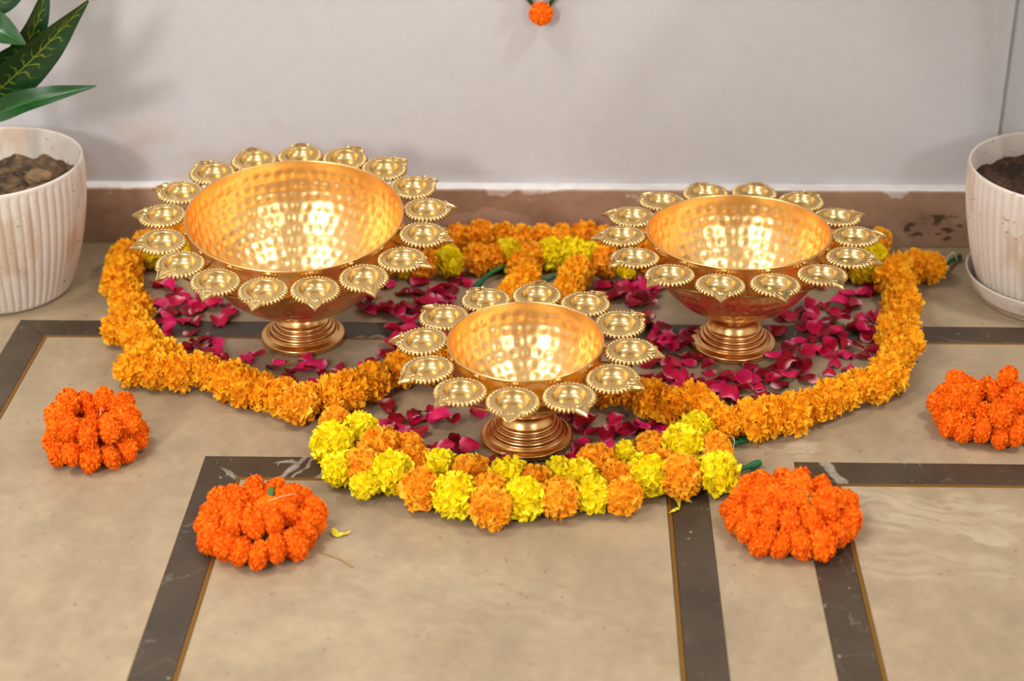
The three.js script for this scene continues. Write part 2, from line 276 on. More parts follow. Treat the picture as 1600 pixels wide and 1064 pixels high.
// one oil-lamp dish: spout along +x
const diya = (() => {
  const c = new THREE.CatmullRomCurve3([[0, -0.0138], [0.008, -0.0136], [0.016, -0.0118], [0.0205, -0.0065], [0.0235, -0.0042], [0.0275, -0.0034], [0.0298, -0.0024], [0.0302, -0.0012], [0.0294, -0.0002], [0.0284, 0.0002], [0.0281, -0.0003], [0.0266, -0.0003], [0.0262, 0.0004], [0.0232, 0.0006], [0.0217, 0.0007], [0.0210, 0.0000], [0.0203, -0.0022], [0.0186, -0.0062], [0.0158, -0.0092], [0.0122, -0.0108], [0.0104, -0.0110], [0.0098, -0.0106], [0, -0.0106]].map(([r, y]) => V(r, y, 0)), false, 'centripetal');
  const dish = new THREE.LatheGeometry(c.getPoints(70).map((p) => new THREE.Vector2(Math.max(0.00001, p.x), p.y)), 56);
  const beads = [];
  const N = 36;
  for (let i = 2; i <= N - 2; i++) { const a = i / N * 2 * Math.PI, s = new THREE.SphereGeometry(1, 8, 6); s.scale(0.0042, 0.0025, 0.0023); s.rotateZ(-0.75); s.translate(0.0306, -0.0020, 0); s.rotateY(a); beads.push(s); }
  for (let i = 0; i < 72; i++) { const a = (i + 0.5) / 72 * 2 * Math.PI; if (Math.cos(a) > 0.955) continue; const s = new THREE.OctahedronGeometry(0.0009, 1); s.translate(0.0273, 0.0004, 0); s.rotateY(a); beads.push(s); }
  const sh = new THREE.Shape(); sh.moveTo(0.0245, 0.0095); sh.quadraticCurveTo(0.033, 0.0105, 0.0375, 0.0052); sh.quadraticCurveTo(0.0405, 0.0022, 0.0445, 0); sh.quadraticCurveTo(0.0405, -0.0022, 0.0375, -0.0052); sh.quadraticCurveTo(0.033, -0.0105, 0.0245, -0.0095); sh.quadraticCurveTo(0.0285, 0, 0.0245, 0.0095);
  const lip = new THREE.ExtrudeGeometry(sh, { depth: 0.0016, bevelEnabled: true, bevelSize: 0.0006, bevelThickness: 0.0006, bevelSegments: 2, curveSegments: 8 }); lip.rotateX(-Math.PI / 2); lip.translate(0, -0.0017, 0);
  const sp = [lip];
  for (const s of [1, -1]) {
    const cv = new THREE.CatmullRomCurve3([V(0.0255, 0.0004, s * 0.0088), V(0.0305, 0.0011, s * 0.0082), V(0.0355, 0.0013, s * 0.0050), V(0.0395, 0.0011, s * 0.0022), V(0.0438, 0.0006, 0)]);
    sp.push(new THREE.TubeGeometry(cv, 16, 0.0013, 6));
    const curl = new THREE.TorusGeometry(0.0024, 0.0009, 6, 14); curl.rotateX(Math.PI / 2); curl.translate(0.0300, 0.0012, s * 0.0118); sp.push(curl);
    const inner = new THREE.CatmullRomCurve3([V(0.0235, 0.0008, s * 0.0045), V(0.0275, 0.0010, s * 0.0038), V(0.031, 0.0010, 0)]);
    sp.push(new THREE.TubeGeometry(inner, 8, 0.0008, 5));
  }
  const spout = plain(sp), q = spout.attributes.position; // the spout droops towards its tip
  for (let i = 0; i < q.count; i++) { const f = Math.max(0, (q.getX(i) - 0.026) / 0.0185); q.setY(i, q.getY(i) - 0.0046 * Math.pow(f, 1.3)); }
  spout.computeVertexNormals();
  return { dish, beading: plain(beads), spout };
})();

function urli(label, pos, R, H, ax, az, count, phase, chip) {
  const t = thing('urli_bowl', label, 'bowl', pos);
  part('foot', foot, footMat, t);
  if (chip) part('worn_patch', new THREE.LatheGeometry([[0.0614, 0.0050], [0.0613, 0.0066], [0.0607, 0.0084], [0.0588, 0.0098], [0.0560, 0.0107]].map((p) => new THREE.Vector2(...p)), 10, -0.56, 0.30), brassMat, t, 'pale worn patch on the base');
  const n = V(Math.sin(az * D), Math.cos(az * D) * Math.cos(ax * D), Math.sin(ax * D)).normalize();
  const q = new THREE.Quaternion().setFromUnitVectors(V(0, 1, 0), n), pivot = V(0, 0.0515, 0), rimC = pivot.clone().add(n.clone().multiplyScalar(H - 0.0515));
  const put = (o, local, turn = 0, tilt = 0, roll = 0) => { o.quaternion.copy(q).multiply(new THREE.Quaternion().setFromEuler(new THREE.Euler(roll, turn, tilt, 'YXZ'))); o.position.copy(rimC).add(local.clone().applyQuaternion(q)); return o; };
  put(part('bowl', hammered(R), goldMat, t), V(0, 0, 0));
  const RR = R + 0.0345, dy = -0.0055;
  const torus = new THREE.TorusGeometry(RR + 0.004, 0.0017, 8, 160); torus.rotateX(Math.PI / 2);
  put(part('support_ring', torus, wireMat, t), V(0, dy - 0.0150, 0));
  for (let k = 0; k < 6; k++) {
    const a = (k / 6) * 2 * Math.PI + phase + Math.PI / count, yb = dy - 0.015, rb = Math.sqrt(R * R - yb * yb) - 0.001, rod = new THREE.CylinderGeometry(0.0014, 0.0014, RR + 0.004 - rb, 8); rod.rotateZ(Math.PI / 2); rod.translate((RR + 0.004 + rb) / 2, 0, 0);
    put(part('support_rod', rod, wireMat, t), V(0, yb, 0), a);
  }
  const rnd = mulberry(count * 77);
  for (let k = 0; k < count; k++) {
    const a = phase + k / count * 2 * Math.PI;
    const d = part('diya', diya.dish, brassMat, t); part('beading', diya.beading, brassMat, d); part('spout', diya.spout, brassMat, d);
    put(d, V(RR * Math.cos(a), dy + (rnd() - 0.5) * 0.002, RR * Math.sin(a)), -a + (rnd() - 0.5) * 0.5, (rnd() - 0.5) * 0.07, (rnd() - 0.5) * 0.07);
    const cl = new THREE.CapsuleGeometry(0.0019, 0.004, 3, 8); cl.rotateX(Math.PI / 2); // the tie that holds the dish against the lip
    put(part('clip', cl, goldMat, t), V((R + 0.0022) * Math.cos(a), -0.001, (R + 0.0022) * Math.sin(a)), -a);
  }
  return t;
}
urli('large golden hammered footed bowl, widest of the three, ringed by seventeen lamp dishes', [-0.389, 0, 0.319], 0.1507, 0.2047, 6.13, 1.24, 17, 1.66);
urli('medium golden hammered footed bowl near the right pot, ringed by fourteen lamp dishes', [0.234, 0, 0.331], 0.1271, 0.1784, -1.21, -0.36, 14, 1.35);
urli('small golden hammered footed bowl at the front behind the yellow and orange garland', [-0.056, 0, 0.591], 0.0989, 0.1469, 1.87, -0.53, 12, 1.66, true);

// ---------------------------------------------------------------- marigolds
const paletteOf = { o: [0xffb022, 0xffa216, 0xffc034], y: [0xffe80c, 0xfbdc04, 0xfff030], r: [0xff7a08, 0xff6c04, 0xff8a14] };
function pompom(seed, cols, { n, r0, w, ruf, flat, u = 3, v = 3, jag = 0.16, curl = 0, vary = 0.2 }) { // unit radius, axis y
  const rnd = mulberry(seed), pos = [], col = [], idx = [], C = cols.map(lin), c = new THREE.Color();
  const d = V(), t = V(), b = V(), q = V();
  for (let i = 0; i < n; i++) {
    const y = 1 - 2 * (i + 0.5) / n, a = i * 2.399963 + rnd() * 0.5, s = Math.sqrt(1 - y * y);
    d.set(s * Math.cos(a), y, s * Math.sin(a)).add(q.set(rnd() - 0.5, rnd() - 0.5, rnd() - 0.5).multiplyScalar(0.3)).normalize();
    t.set(rnd() - 0.5, rnd() - 0.5, rnd() - 0.5).cross(d).normalize(); b.crossVectors(d, t);
    const L = 1 - vary / 2 + rnd() * vary, W = w * (0.75 + rnd() * 0.5), ph = rnd() * 6, bend = (rnd() - 0.5) * 0.4 + curl, amp = ruf * (0.6 + rnd() * 0.8);
    c.copy(C[Math.floor(rnd() * C.length)]).lerp(C[Math.floor(rnd() * C.length)], rnd());
    const base = pos.length / 3;
    for (let k = 0; k < v; k++) for (let m = 0; m < u; m++) {
      const vv = k / (v - 1), uu = m / (u - 1) * 2 - 1;
      const rr = (r0 + (L - r0) * vv) * (k === v - 1 ? 1 - jag * rnd() : 1) - 0.06 * uu * uu * vv, ww = W * (0.35 + 0.65 * vv) * uu, bb = (amp * Math.sin(uu * 2.6 + ph) + bend * vv * vv * 0.5) * vv;
      q.copy(d).multiplyScalar(rr).addScaledVector(t, ww).addScaledVector(b, bb * Math.min(1, W * 4));
      pos.push(q.x, q.y * flat, q.z); col.push(c.r, c.g, c.b);
      if (k < v - 1 && m < u - 1) { const o = base + k * u + m; idx.push(o, o + 1, o + u + 1, o, o + u + 1, o + u); }
    }
  }
  const core = new THREE.IcosahedronGeometry(r0 + 0.12, 2), cp = core.attributes.position, b0 = pos.length / 3; c.copy(C[1]);
  for (let i = 0; i < cp.count; i++) { pos.push(cp.getX(i), cp.getY(i) * flat, cp.getZ(i)); col.push(c.r, c.g, c.b); idx.push(b0 + i); }
  const g = new THREE.BufferGeometry(); g.setAttribute('position', new THREE.Float32BufferAttribute(pos, 3)); g.setAttribute('color', new THREE.Float32BufferAttribute(col, 3)); g.setIndex(idx); g.computeVertexNormals();
  return g;
}
const petalMat = new THREE.MeshPhysicalMaterial({ color: 0xffffff, vertexColors: true, roughness: 0.8, side: THREE.DoubleSide, specularIntensity: 0.4 });
const clothMat = new THREE.MeshPhysicalMaterial({ color: 0xffffff, vertexColors: true, roughness: 0.85, side: THREE.DoubleSide, specularIntensity: 0.4 });
const cloth = (k, o) => [1, 2, 3, 4, 5].map((s) => pompom(s * 13 + k.charCodeAt(0), paletteOf[k], { n: 330, r0: 0.62, w: 0.20, ruf: 0.09, flat: 0.92, jag: 0.26, ...o }));
const FL = { o: cloth('o', {}), y: cloth('y', {}), f: [1, 2, 3, 4, 5].map((s) => pompom(s * 19, [0xffb41c, 0xffa812, 0xffc22c, 0xffb820], { n: 340, r0: 0.60, w: 0.16, ruf: 0.08, flat: 0.9, jag: 0.24, vary: 0.28 })) };
const REAL = [1, 2, 3, 4, 5].map((s) => pompom(s * 29, paletteOf.r, { n: 460, r0: 0.72, w: 0.115, ruf: 0.07, flat: 0.66, curl: 0.5, jag: 0.08, vary: 0.13 }));
const threadMat = std({ color: lin(0xe8dcc0), roughness: 0.8 }), greenMat = std({ color: lin(0x0f6a3c), roughness: 0.45 }), leafScrapMat = std({ color: lin(0x2f6b1c), roughness: 0.6 });
function flower(parent, kind, x, y, z, r, dir, rnd) {
  const set = kind === 'r' ? REAL : FL[kind], m = part('marigold_flower', set[Math.floor(rnd() * set.length)], kind === 'r' ? petalMat : clothMat, parent);
  const q = new THREE.Quaternion().setFromUnitVectors(V(0, 1, 0), dir.clone().normalize());
  m.quaternion.copy(q).multiply(new THREE.Quaternion().setFromAxisAngle(V(0, 1, 0), rnd() * 6.28)); m.position.set(x, y, z); m.scale.setScalar(r);
  return m;
}
function tube(name, pts, r, mat, parent, seg = 40) { return part(name, new THREE.TubeGeometry(new THREE.CatmullRomCurve3(pts), seg, r, 6), mat, parent); }
function stemEnd(parent, a, b, c) { // taped wire end of a strand
  const g = [new THREE.TubeGeometry(new THREE.CatmullRomCurve3([V(...a), V(...b), V(...c)]), 12, 0.0034, 8), new THREE.CapsuleGeometry(0.0048, 0.012, 4, 8)];
  const e = V(...a).sub(V(...b)).normalize(); g[1].applyQuaternion(new THREE.Quaternion().setFromUnitVectors(V(0, 1, 0), e)); g[1].translate(...a);
  return part('stem_end', plain(g), greenMat, parent);
}
// a rope of flowers along a line of floor points [x, z] in millimetres
function rope(t, pts, kinds, gap, r, seed, y0 = 0.9) {
  const rnd = mulberry(seed), cv = new THREE.CatmullRomCurve3(pts.map(([x, z]) => V(x / 1000, r * y0, z / 1000))), n = Math.round(cv.getLength() / gap), org = t.position;
  for (let i = 0; i <= n; i++) {
    const p = cv.getPointAt(i / n), d = cv.getTangentAt(i / n), rr = r * (0.88 + rnd() * 0.3);
    d.add(V(rnd() - 0.5, (rnd() - 0.5) * 1.2, rnd() - 0.5).multiplyScalar(0.7));
    flower(t, kinds[i % kinds.length], p.x - org.x + (rnd() - 0.5) * 0.012, Math.max(rr * 0.86, p.y + (rnd() - 0.4) * 0.006), p.z - org.z + (rnd() - 0.5) * 0.010, rr, d, rnd);
  }
  tube('thread', cv.getPoints(60).map((p) => p.sub(org)), 0.0009, threadMat, t, 120);
}
const leftArc = thing('marigold_garland', 'orange marigold garland curving around the left of the large bowl', 'garland');
rope(leftArc, [[-688, 111], [-690, 163], [-672, 217], [-647, 273], [-642, 330], [-606, 387], [-588, 440], [-560, 475], [-497, 468], [-464, 498], [-427, 520], [-392, 530], [-359, 540], [-321, 531], [-293, 510], [-261, 482], [-233, 460], [-204, 446], [-170, 424], [-128, 350], [-95, 271], [-72, 190], [-78, 132]], ['f'], 0.0300, 0.0288, 5);
{ const rnd = mulberry(55); flower(leftArc, 'f', -0.655, 0.024, 0.343, 0.026, V(1, 0.3, 0.4), rnd); flower(leftArc, 'f', -0.567, 0.027, 0.428, 0.029, V(0.2, 1, 0.4), rnd); flower(leftArc, 'f', -0.606, 0.026, 0.46, 0.028, V(0.6, 0.4, 1), rnd); flower(leftArc, 'o', -0.361, 0.029, 0.558, 0.031, V(0.1, 0.6, 1), rnd); }
const rightArc = thing('marigold_garland', 'orange marigold garland curving around the right of the medium bowl', 'garland');
rope(rightArc, [[550, 129], [528, 122], [497, 130], [492, 178], [486, 241], [470, 302], [463, 356], [464, 400], [434, 450], [424, 482], [384, 490], [359, 522], [329, 536], [300, 560], [251, 577], [206, 588], [175, 547], [131, 547], [92, 524], [62, 512], [26, 477], [-1, 396], [-6, 290], [1, 196], [10, 153]], ['f'], 0.0310, 0.0285, 9);
stemEnd(rightArc, [0.608, 0.007, 0.052], [0.592, 0.010, 0.072], [0.57, 0.015, 0.11]); stemEnd(rightArc, [0.227, 0.006, 0.599], [0.212, 0.008, 0.611], [0.19, 0.012, 0.612]);
tube('thread', [V(0.604, 0.010, 0.07), V(0.598, 0.022, 0.066), V(0.591, 0.014, 0.062), V(0.588, 0.002, 0.075)], 0.0007, threadMat, rightArc); tube('thread', [V(0.198, 0.003, 0.615), V(0.202, 0.020, 0.613), V(0.212, 0.018, 0.613), V(0.212, 0.003, 0.618)], 0.0008, threadMat, rightArc);
const wallStrand = thing('marigold_garland', 'orange marigold strand with yellow ends along the foot of the skirting', 'garland');
rope(wallStrand, [[-672, 62], [-627, 36], [-579, 28], [-506, 28], [-424, 28], [-341, 28], [-269, 30], [-210, 33], [-138, 30], [-97, 30], [-62, 44], [-20, 33], [26, 28], [94, 40], [160, 37], [231, 31], [312, 30], [383, 28], [438, 32], [486, 36]], ['o'], 0.034, 0.0265, 21);
{
  const rnd = mulberry(33);
  for (const [x, z, k, r] of [[466, 98, 'y', 29], [446, 128, 'y', 26], [420, 112, 'y', 25], [-590, 82, 'y', 27], [-630, 80, 'y', 27], [-662, 92, 'y', 28]]) flower(wallStrand, k, x / 1000, r * 0.00092, z / 1000, r / 1000, V(1, rnd() - 0.3, rnd() - 0.5), rnd);
  stemEnd(wallStrand, [0.545, 0.006, 0.075], [0.525, 0.010, 0.055], [0.49, 0.014, 0.06]);
}
const mixedStrand = thing('marigold_garland', 'mixed yellow and orange marigold strand on the floor in front of the wall strand', 'garland');
{
  const rnd = mulberry(31);
  for (const [x, z, k, r] of [[-256, 119, 'y', 24], [-227, 121, 'o', 28], [-188, 116, 'y', 28], [-146, 104, 'o', 28], [-119, 96, 'o', 24], [-98, 82, 'y', 27], [-60, 94, 'o', 27], [-32, 88, 'y', 29], [2, 84, 'y', 29], [28, 90, 'y', 26], [54, 112, 'o', 28], [90, 118, 'y', 26], [122, 116, 'o', 26], [160, 120, 'y', 26], [200, 122, 'o', 26], [-290, 118, 'o', 26], [-325, 112, 'y', 26]]) flower(mixedStrand, k, x / 1000, r * 0.00092, z / 1000, r / 1000, V(1, rnd() - 0.3, rnd() - 0.5), rnd);
  tube('thread', [V(-0.325, 0.02, 0.112), V(-0.2, 0.02, 0.117), V(-0.06, 0.02, 0.09), V(0.05, 0.02, 0.11), V(0.2, 0.02, 0.122)], 0.0009, threadMat, mixedStrand, 80);
  stemEnd(mixedStrand, [-0.142, 0.007, 0.158], [-0.126, 0.012, 0.132], [-0.1, 0.016, 0.11]); stemEnd(mixedStrand, [-0.053, 0.007, 0.15], [-0.036, 0.009, 0.143], [-0.015, 0.012, 0.125]);
}
const frontGarland = thing('marigold_garland', 'doubled yellow and orange marigold garland in front of the small bowl', 'garland');
{
  const rnd = mulberry(41);
  const spots = [[-307, 592, 'o', 22], [-271, 616, 'y', 27], [-302, 654, 'y', 31], [-288, 708, 'y', 24], [-259, 704, 'o', 27], [-241, 660, 'o', 30], [-253, 742, 'y', 19], [-221, 719, 'y', 30], [-196, 690, 'o', 26], [-162, 697, 'y', 25], [-182, 755, 'o', 29], [-139, 770, 'y', 31], [-121, 712, 'o', 26], [-98, 756, 'o', 26], [-94, 792, 'o', 28], [-76, 722, 'y', 27], [-54, 772, 'y', 29], [-40, 731, 'o', 23], [-12, 769, 'o', 28], [-11, 708, 'y', 22], [13, 720, 'y', 25], [29, 758, 'y', 25], [34, 688, 'o', 27], [61, 724, 'o', 26], [66, 764, 'o', 25], [70, 664, 'y', 19], [96, 720, 'y', 30], [104, 655, 'o', 26], [143, 658, 'y', 32], [137, 720, 'o', 30], [165, 606, 'y', 26], [184, 656, 'o', 26], [184, 712, 'y', 30], [-250, 640, 'y', 22], [-205, 655, 'o', 20], [120, 690, 'o', 24]];
  for (const [x, z, k, r] of spots) { const d = V(rnd() - 0.5, 0.3 + rnd() * 0.8, 0.4 + rnd() * 0.6); flower(frontGarland, k, x / 1000, Math.max(r * 0.00092, 0.024 + (rnd() - 0.5) * 0.004), z / 1000, r * 0.00104, d, rnd); }
  for (const row of [[[-0.302, 0.654], [-0.26, 0.7], [-0.18, 0.75], [-0.1, 0.775], [0, 0.765], [0.09, 0.735], [0.184, 0.71]], [[-0.271, 0.62], [-0.21, 0.68], [-0.12, 0.712], [-0.01, 0.712], [0.07, 0.67], [0.165, 0.61]]]) tube('thread', row.map(([x, z]) => V(x, 0.022, z)), 0.0009, threadMat, frontGarland, 60);
  stemEnd(frontGarland, [0.236, 0.007, 0.660], [0.222, 0.008, 0.670], [0.195, 0.014, 0.69]);
}
// coiled heaps: rings of [radius, height, flowers, flower radius, phase, from, to]
function coil(label, cx, cz, rings, seed, leaf, string) {
  const t = thing('marigold_coil', label, 'marigold garland', [cx, 0, cz]), rnd = mulberry(seed);
  for (const [R, y, n, r, ph] of rings) for (let k = 0; k < n; k++) {
    const a = ph + k / n * 2 * Math.PI + (rnd() - 0.5) * 1.0 / n, rr = r * (0.84 + rnd() * 0.20), Rk = R * (0.93 + rnd() * 0.13);
    const d = V(-Math.sin(a) + (rnd() - 0.5) * 0.5, (rnd() - 0.5) * 0.8, Math.cos(a) + (rnd() - 0.5) * 0.5); if (R < 0.02) d.set(rnd() - 0.5, 0.8, rnd() - 0.2);
    flower(t, 'r', Rk * Math.cos(a), Math.max(rr * 0.9, y + (rnd() - 0.5) * 0.012), Rk * Math.sin(a), rr, d, rnd);
  }
  if (leaf) { const g = new THREE.SphereGeometry(1, 10, 8); g.scale(0.004, 0.0018, 0.0075); g.rotateX(0.7); g.translate(...leaf); part('leaf', g, leafScrapMat, t); }
  if (string) tube('thread', string.map((p) => V(...p)), 0.00035, threadMat, t, 20);
}
coil('tall coiled heap of deep orange marigolds, the one farthest left on the bare stone', -0.616, 0.630, [[0.050, 0.020, 14, 0.0215, 0.1], [0.044, 0.050, 11, 0.0215, 0.3], [0.022, 0.034, 5, 0.021, 0.6]], 101, null, [[0.008, 0.05, -0.02], [0.012, 0.062, -0.006], [0.013, 0.058, 0.012]]);
coil('coiled heap of deep orange marigolds lying across the corner of the dark strip', -0.368, 0.822, [[0.060, 0.021, 17, 0.0225, 0.0], [0.034, 0.040, 9, 0.022, 0.2], [0.014, 0.037, 3, 0.0215, 0.5]], 103, [0.012, 0.056, -0.014], [[0.012, 0.055, 0.004], [0.028, 0.060, 0.001], [0.042, 0.056, -0.01]]);
coil('wide domed heap of deep orange marigolds beside the end of the yellow garland', 0.267, 0.790, [[0.064, 0.021, 18, 0.0225, 0.1], [0.040, 0.036, 11, 0.0225, 0.0], [0.014, 0.048, 3, 0.022, 0.9]], 107, [0.018, 0.054, 0.020], null);
coil('coiled heap of deep orange marigolds on the stone in front of the right pot', 0.552, 0.545, [[0.058, 0.021, 17, 0.022, 0.05], [0.034, 0.034, 8, 0.0215, 0.4], [0.052, 0.045, 5, 0.0215, 4.0]], 109, null, null);

// flower hung on the wall from above
{
  const t = thing('hanging_garland', 'single orange marigold with two mango leaves hanging on the white wall', 'hanging garland', [-0.048, 0.385, WZ]), rnd = mulberry(61);
  flower(t, 'r', 0, 0, 0.020, 0.0188, V(0.05, 0.1, 1), rnd); flower(t, 'r', -0.004, 0.052, 0.018, 0.019, V(0, 1, 0.3), rnd);
  tube('thread', [V(0, -0.004, 0.012), V(0, 0.1, 0.01), V(0, 0.32, 0.008)], 0.0008, threadMat, t);
  for (const s of [-1, 1]) { const g = leafGeo([V(s * 0.075, 0.15, 0.006), V(s * 0.040, 0.075, 0.012), V(s * 0.013, 0.008, 0.008)], 0.036, V(0, 0, 1), 0.25, 0); part('leaf', g, std({ color: lin(0x1c4a14), roughness: 0.45, side: THREE.DoubleSide }), t); }
}

// ---------------------------------------------------------------- rose petals
const roseMat = new THREE.MeshPhysicalMaterial({ color: 0xffffff, vertexColors: true, roughness: 0.5, side: THREE.DoubleSide, specularIntensity: 0.6 });
const ROSE = [];
for (let s = 0; s < 12; s++) { // a cupped petal, pale at its claw, length 1, base at z = -0.5
  const rnd = mulberry(900 + s), N = 8, pos = [], col = [], idx = [], cup = 0.25 + rnd() * 0.5, arch = (rnd() - 0.35) * 0.5, wave = 0.05 + rnd() * 0.06, ph = rnd() * 6, wid = 0.36 + rnd() * 0.12, notch = rnd() * 0.08;
  const deep = lin([0x9c0022, 0xc40644, 0x7c0014, 0xda1860][s % 4]), claw = lin([0xf07aa0, 0xf6b6c0, 0xe05a8a][s % 3]), c = new THREE.Color(), reach = 0.14 + rnd() * 0.22;
  for (let j = 0; j <= N; j++) for (let i = 0; i <= N; i++) {
    const v = j / N, u = i / N * 2 - 1, w = wid * Math.pow(Math.sin(Math.PI * Math.min(1, 0.12 + v * 0.80)), 0.62);
    const x = u * w, z = v - 0.5 - (v > 0.6 ? notch * (1 - Math.abs(u)) * (v - 0.6) * 2.5 : 0) - u * u * 0.12 * v;
    const y = cup * x * x * 2 + arch * (v - 0.5) * (v - 0.5) + wave * Math.sin(3.5 * u + ph + v * 2) * v * v + 0.16 * Math.pow(Math.max(0, v - 0.75) * 4, 2) * Math.sin(ph) * 0.4;
    pos.push(x, y, z); c.copy(deep).lerp(claw, sstep(reach, 0, v + 0.05 * Math.sin(u * 21 + ph)) * 0.9); col.push(c.r, c.g, c.b);
    if (i < N && j < N) { const k = j * (N + 1) + i; idx.push(k, k + N + 1, k + 1, k + 1, k + N + 1, k + N + 2); }
  }
  let lo = 1; for (let k = 1; k < pos.length; k += 3) lo = Math.min(lo, pos[k]); for (let k = 1; k < pos.length; k += 3) pos[k] -= lo;
  const g = new THREE.BufferGeometry(); g.setAttribute('position', new THREE.Float32BufferAttribute(pos, 3)); g.setAttribute('color', new THREE.Float32BufferAttribute(col, 3)); g.setIndex(idx); g.computeVertexNormals();
  ROSE.push(g);
}
const AREAS = [
  ['left of the large bowl', 'rose petals left of the large bowl', [[-637,158],[-620,167],[-625,135],[-604,179],[-610,196],[-585,201],[-595,221],[-621,228],[-567,177],[-558,199],[-543,211],[-535,223],[-574,220],[-558,234],[-540,236],[-519,228],[-506,254],[-609,251],[-592,251],[-571,249],[-558,254],[-607,273],[-595,275],[-572,275],[-555,281],[-592,310],[-584,304],[-555,310],[-520,277],[-515,341],[-527,344],[-534,356],[-549,364],[-524,377],[-507,375],[-494,389],[-457,390],[-444,396],[-420,414]]],
  ['in front of the large bowl', 'rose petals before the large bowl', [[-376,385],[-393,420],[-406,418],[-391,450],[-376,420],[-358,408],[-363,429],[-347,423],[-337,438],[-326,413],[-321,432],[-302,433],[-351,460],[-278,397],[-290,409],[-263,370],[-257,344],[-241,334],[-284,551],[-247,521]]],
  ['between the large and small bowls', 'rose petals between the large and small bowls', [[-283,154],[-255,181],[-235,180],[-231,144],[-302,193],[-311,223],[-297,219],[-301,240],[-275,227],[-270,242],[-275,253],[-250,224],[-246,239],[-259,255],[-229,241],[-226,205],[-211,191],[-228,219],[-220,219],[-208,224],[-202,202],[-191,213],[-182,203],[-185,227],[-199,235],[-191,241],[-173,240],[-185,171],[-194,180],[-172,119],[-176,139],[-158,148],[-145,173],[-237,268],[-156,263],[-260,304],[-236,297],[-230,313],[-247,339],[-183,320],[-179,338],[-222,318]]],
  ['between the small and medium bowls', 'rose petals between the small and medium bowls', [[39,176],[52,154],[69,151],[81,154],[50,197],[63,178],[72,187],[88,166],[85,190],[63,202],[89,123],[106,132],[112,116],[105,150],[116,144],[99,166],[111,169],[126,153],[137,150],[123,184],[96,190],[92,211],[103,199],[106,214],[118,219],[97,225],[112,251],[111,280],[23,230],[52,295],[82,283],[131,291],[123,313],[145,318],[134,304],[171,309],[179,304],[164,326],[125,340],[135,348],[145,359],[157,345],[106,365],[119,367],[162,374],[98,373]]],
  ['in front of the medium bowl', 'rose petals before the medium bowl', [[111,374],[110,393],[140,331],[131,382],[143,397],[167,392],[180,377],[171,339],[194,396],[193,417],[105,435],[116,453],[126,433],[138,424],[143,441],[155,421],[160,441],[150,460],[176,454],[162,477],[197,447],[207,463],[216,451],[217,430],[238,429],[230,461],[258,438],[260,459],[239,471],[214,480],[219,491],[243,491],[258,485],[230,507],[276,484],[281,436],[271,420],[284,408],[298,405],[293,430],[288,368],[254,401],[312,344],[311,364],[310,388],[290,456],[304,430],[157,491],[135,476]]],
  ['right of the medium bowl', 'rose petals right of the medium bowl', [[437,101],[416,132],[382,146],[419,177],[444,172],[458,151],[462,164],[361,207],[380,215],[402,210],[424,214],[391,231],[411,229],[343,234],[359,236],[324,244],[310,254],[357,250],[431,247],[451,246],[362,270],[349,266],[338,282],[384,257],[378,273],[397,265],[414,281],[430,268],[422,284],[443,280],[433,309],[422,298],[368,297],[355,297],[388,293],[391,312],[303,298],[330,324],[352,320],[347,343],[375,324],[371,343],[362,358],[398,338],[408,346],[395,363],[377,365],[373,389],[416,366],[362,412],[390,403],[433,353],[334,364],[323,399],[313,427],[328,434]]],
  ['right of the small bowl', 'rose petals right of the small bowl', [[-10,541],[5,541],[22,547],[13,570],[28,560],[23,575],[31,587],[17,606],[49,587],[61,545],[57,562],[66,579],[50,610],[68,593],[81,584],[94,569],[92,581],[120,541],[121,564],[130,576],[13,630],[3,644],[15,644],[115,573]]],
  ['left of the small bowl', 'rose petals left of the small bowl', [[-167,503],[-209,536],[-195,543],[-182,529],[-206,555],[-183,552],[-171,562],[-155,557],[-229,555],[-224,571],[-251,564],[-240,584],[-220,597],[-229,608],[-201,587],[-210,621],[-204,610],[-188,623],[-169,620],[-159,626],[-147,609],[-140,633],[-126,626],[-143,660],[-114,659],[-107,674],[-95,665],[-82,661],[-124,531]]],
];
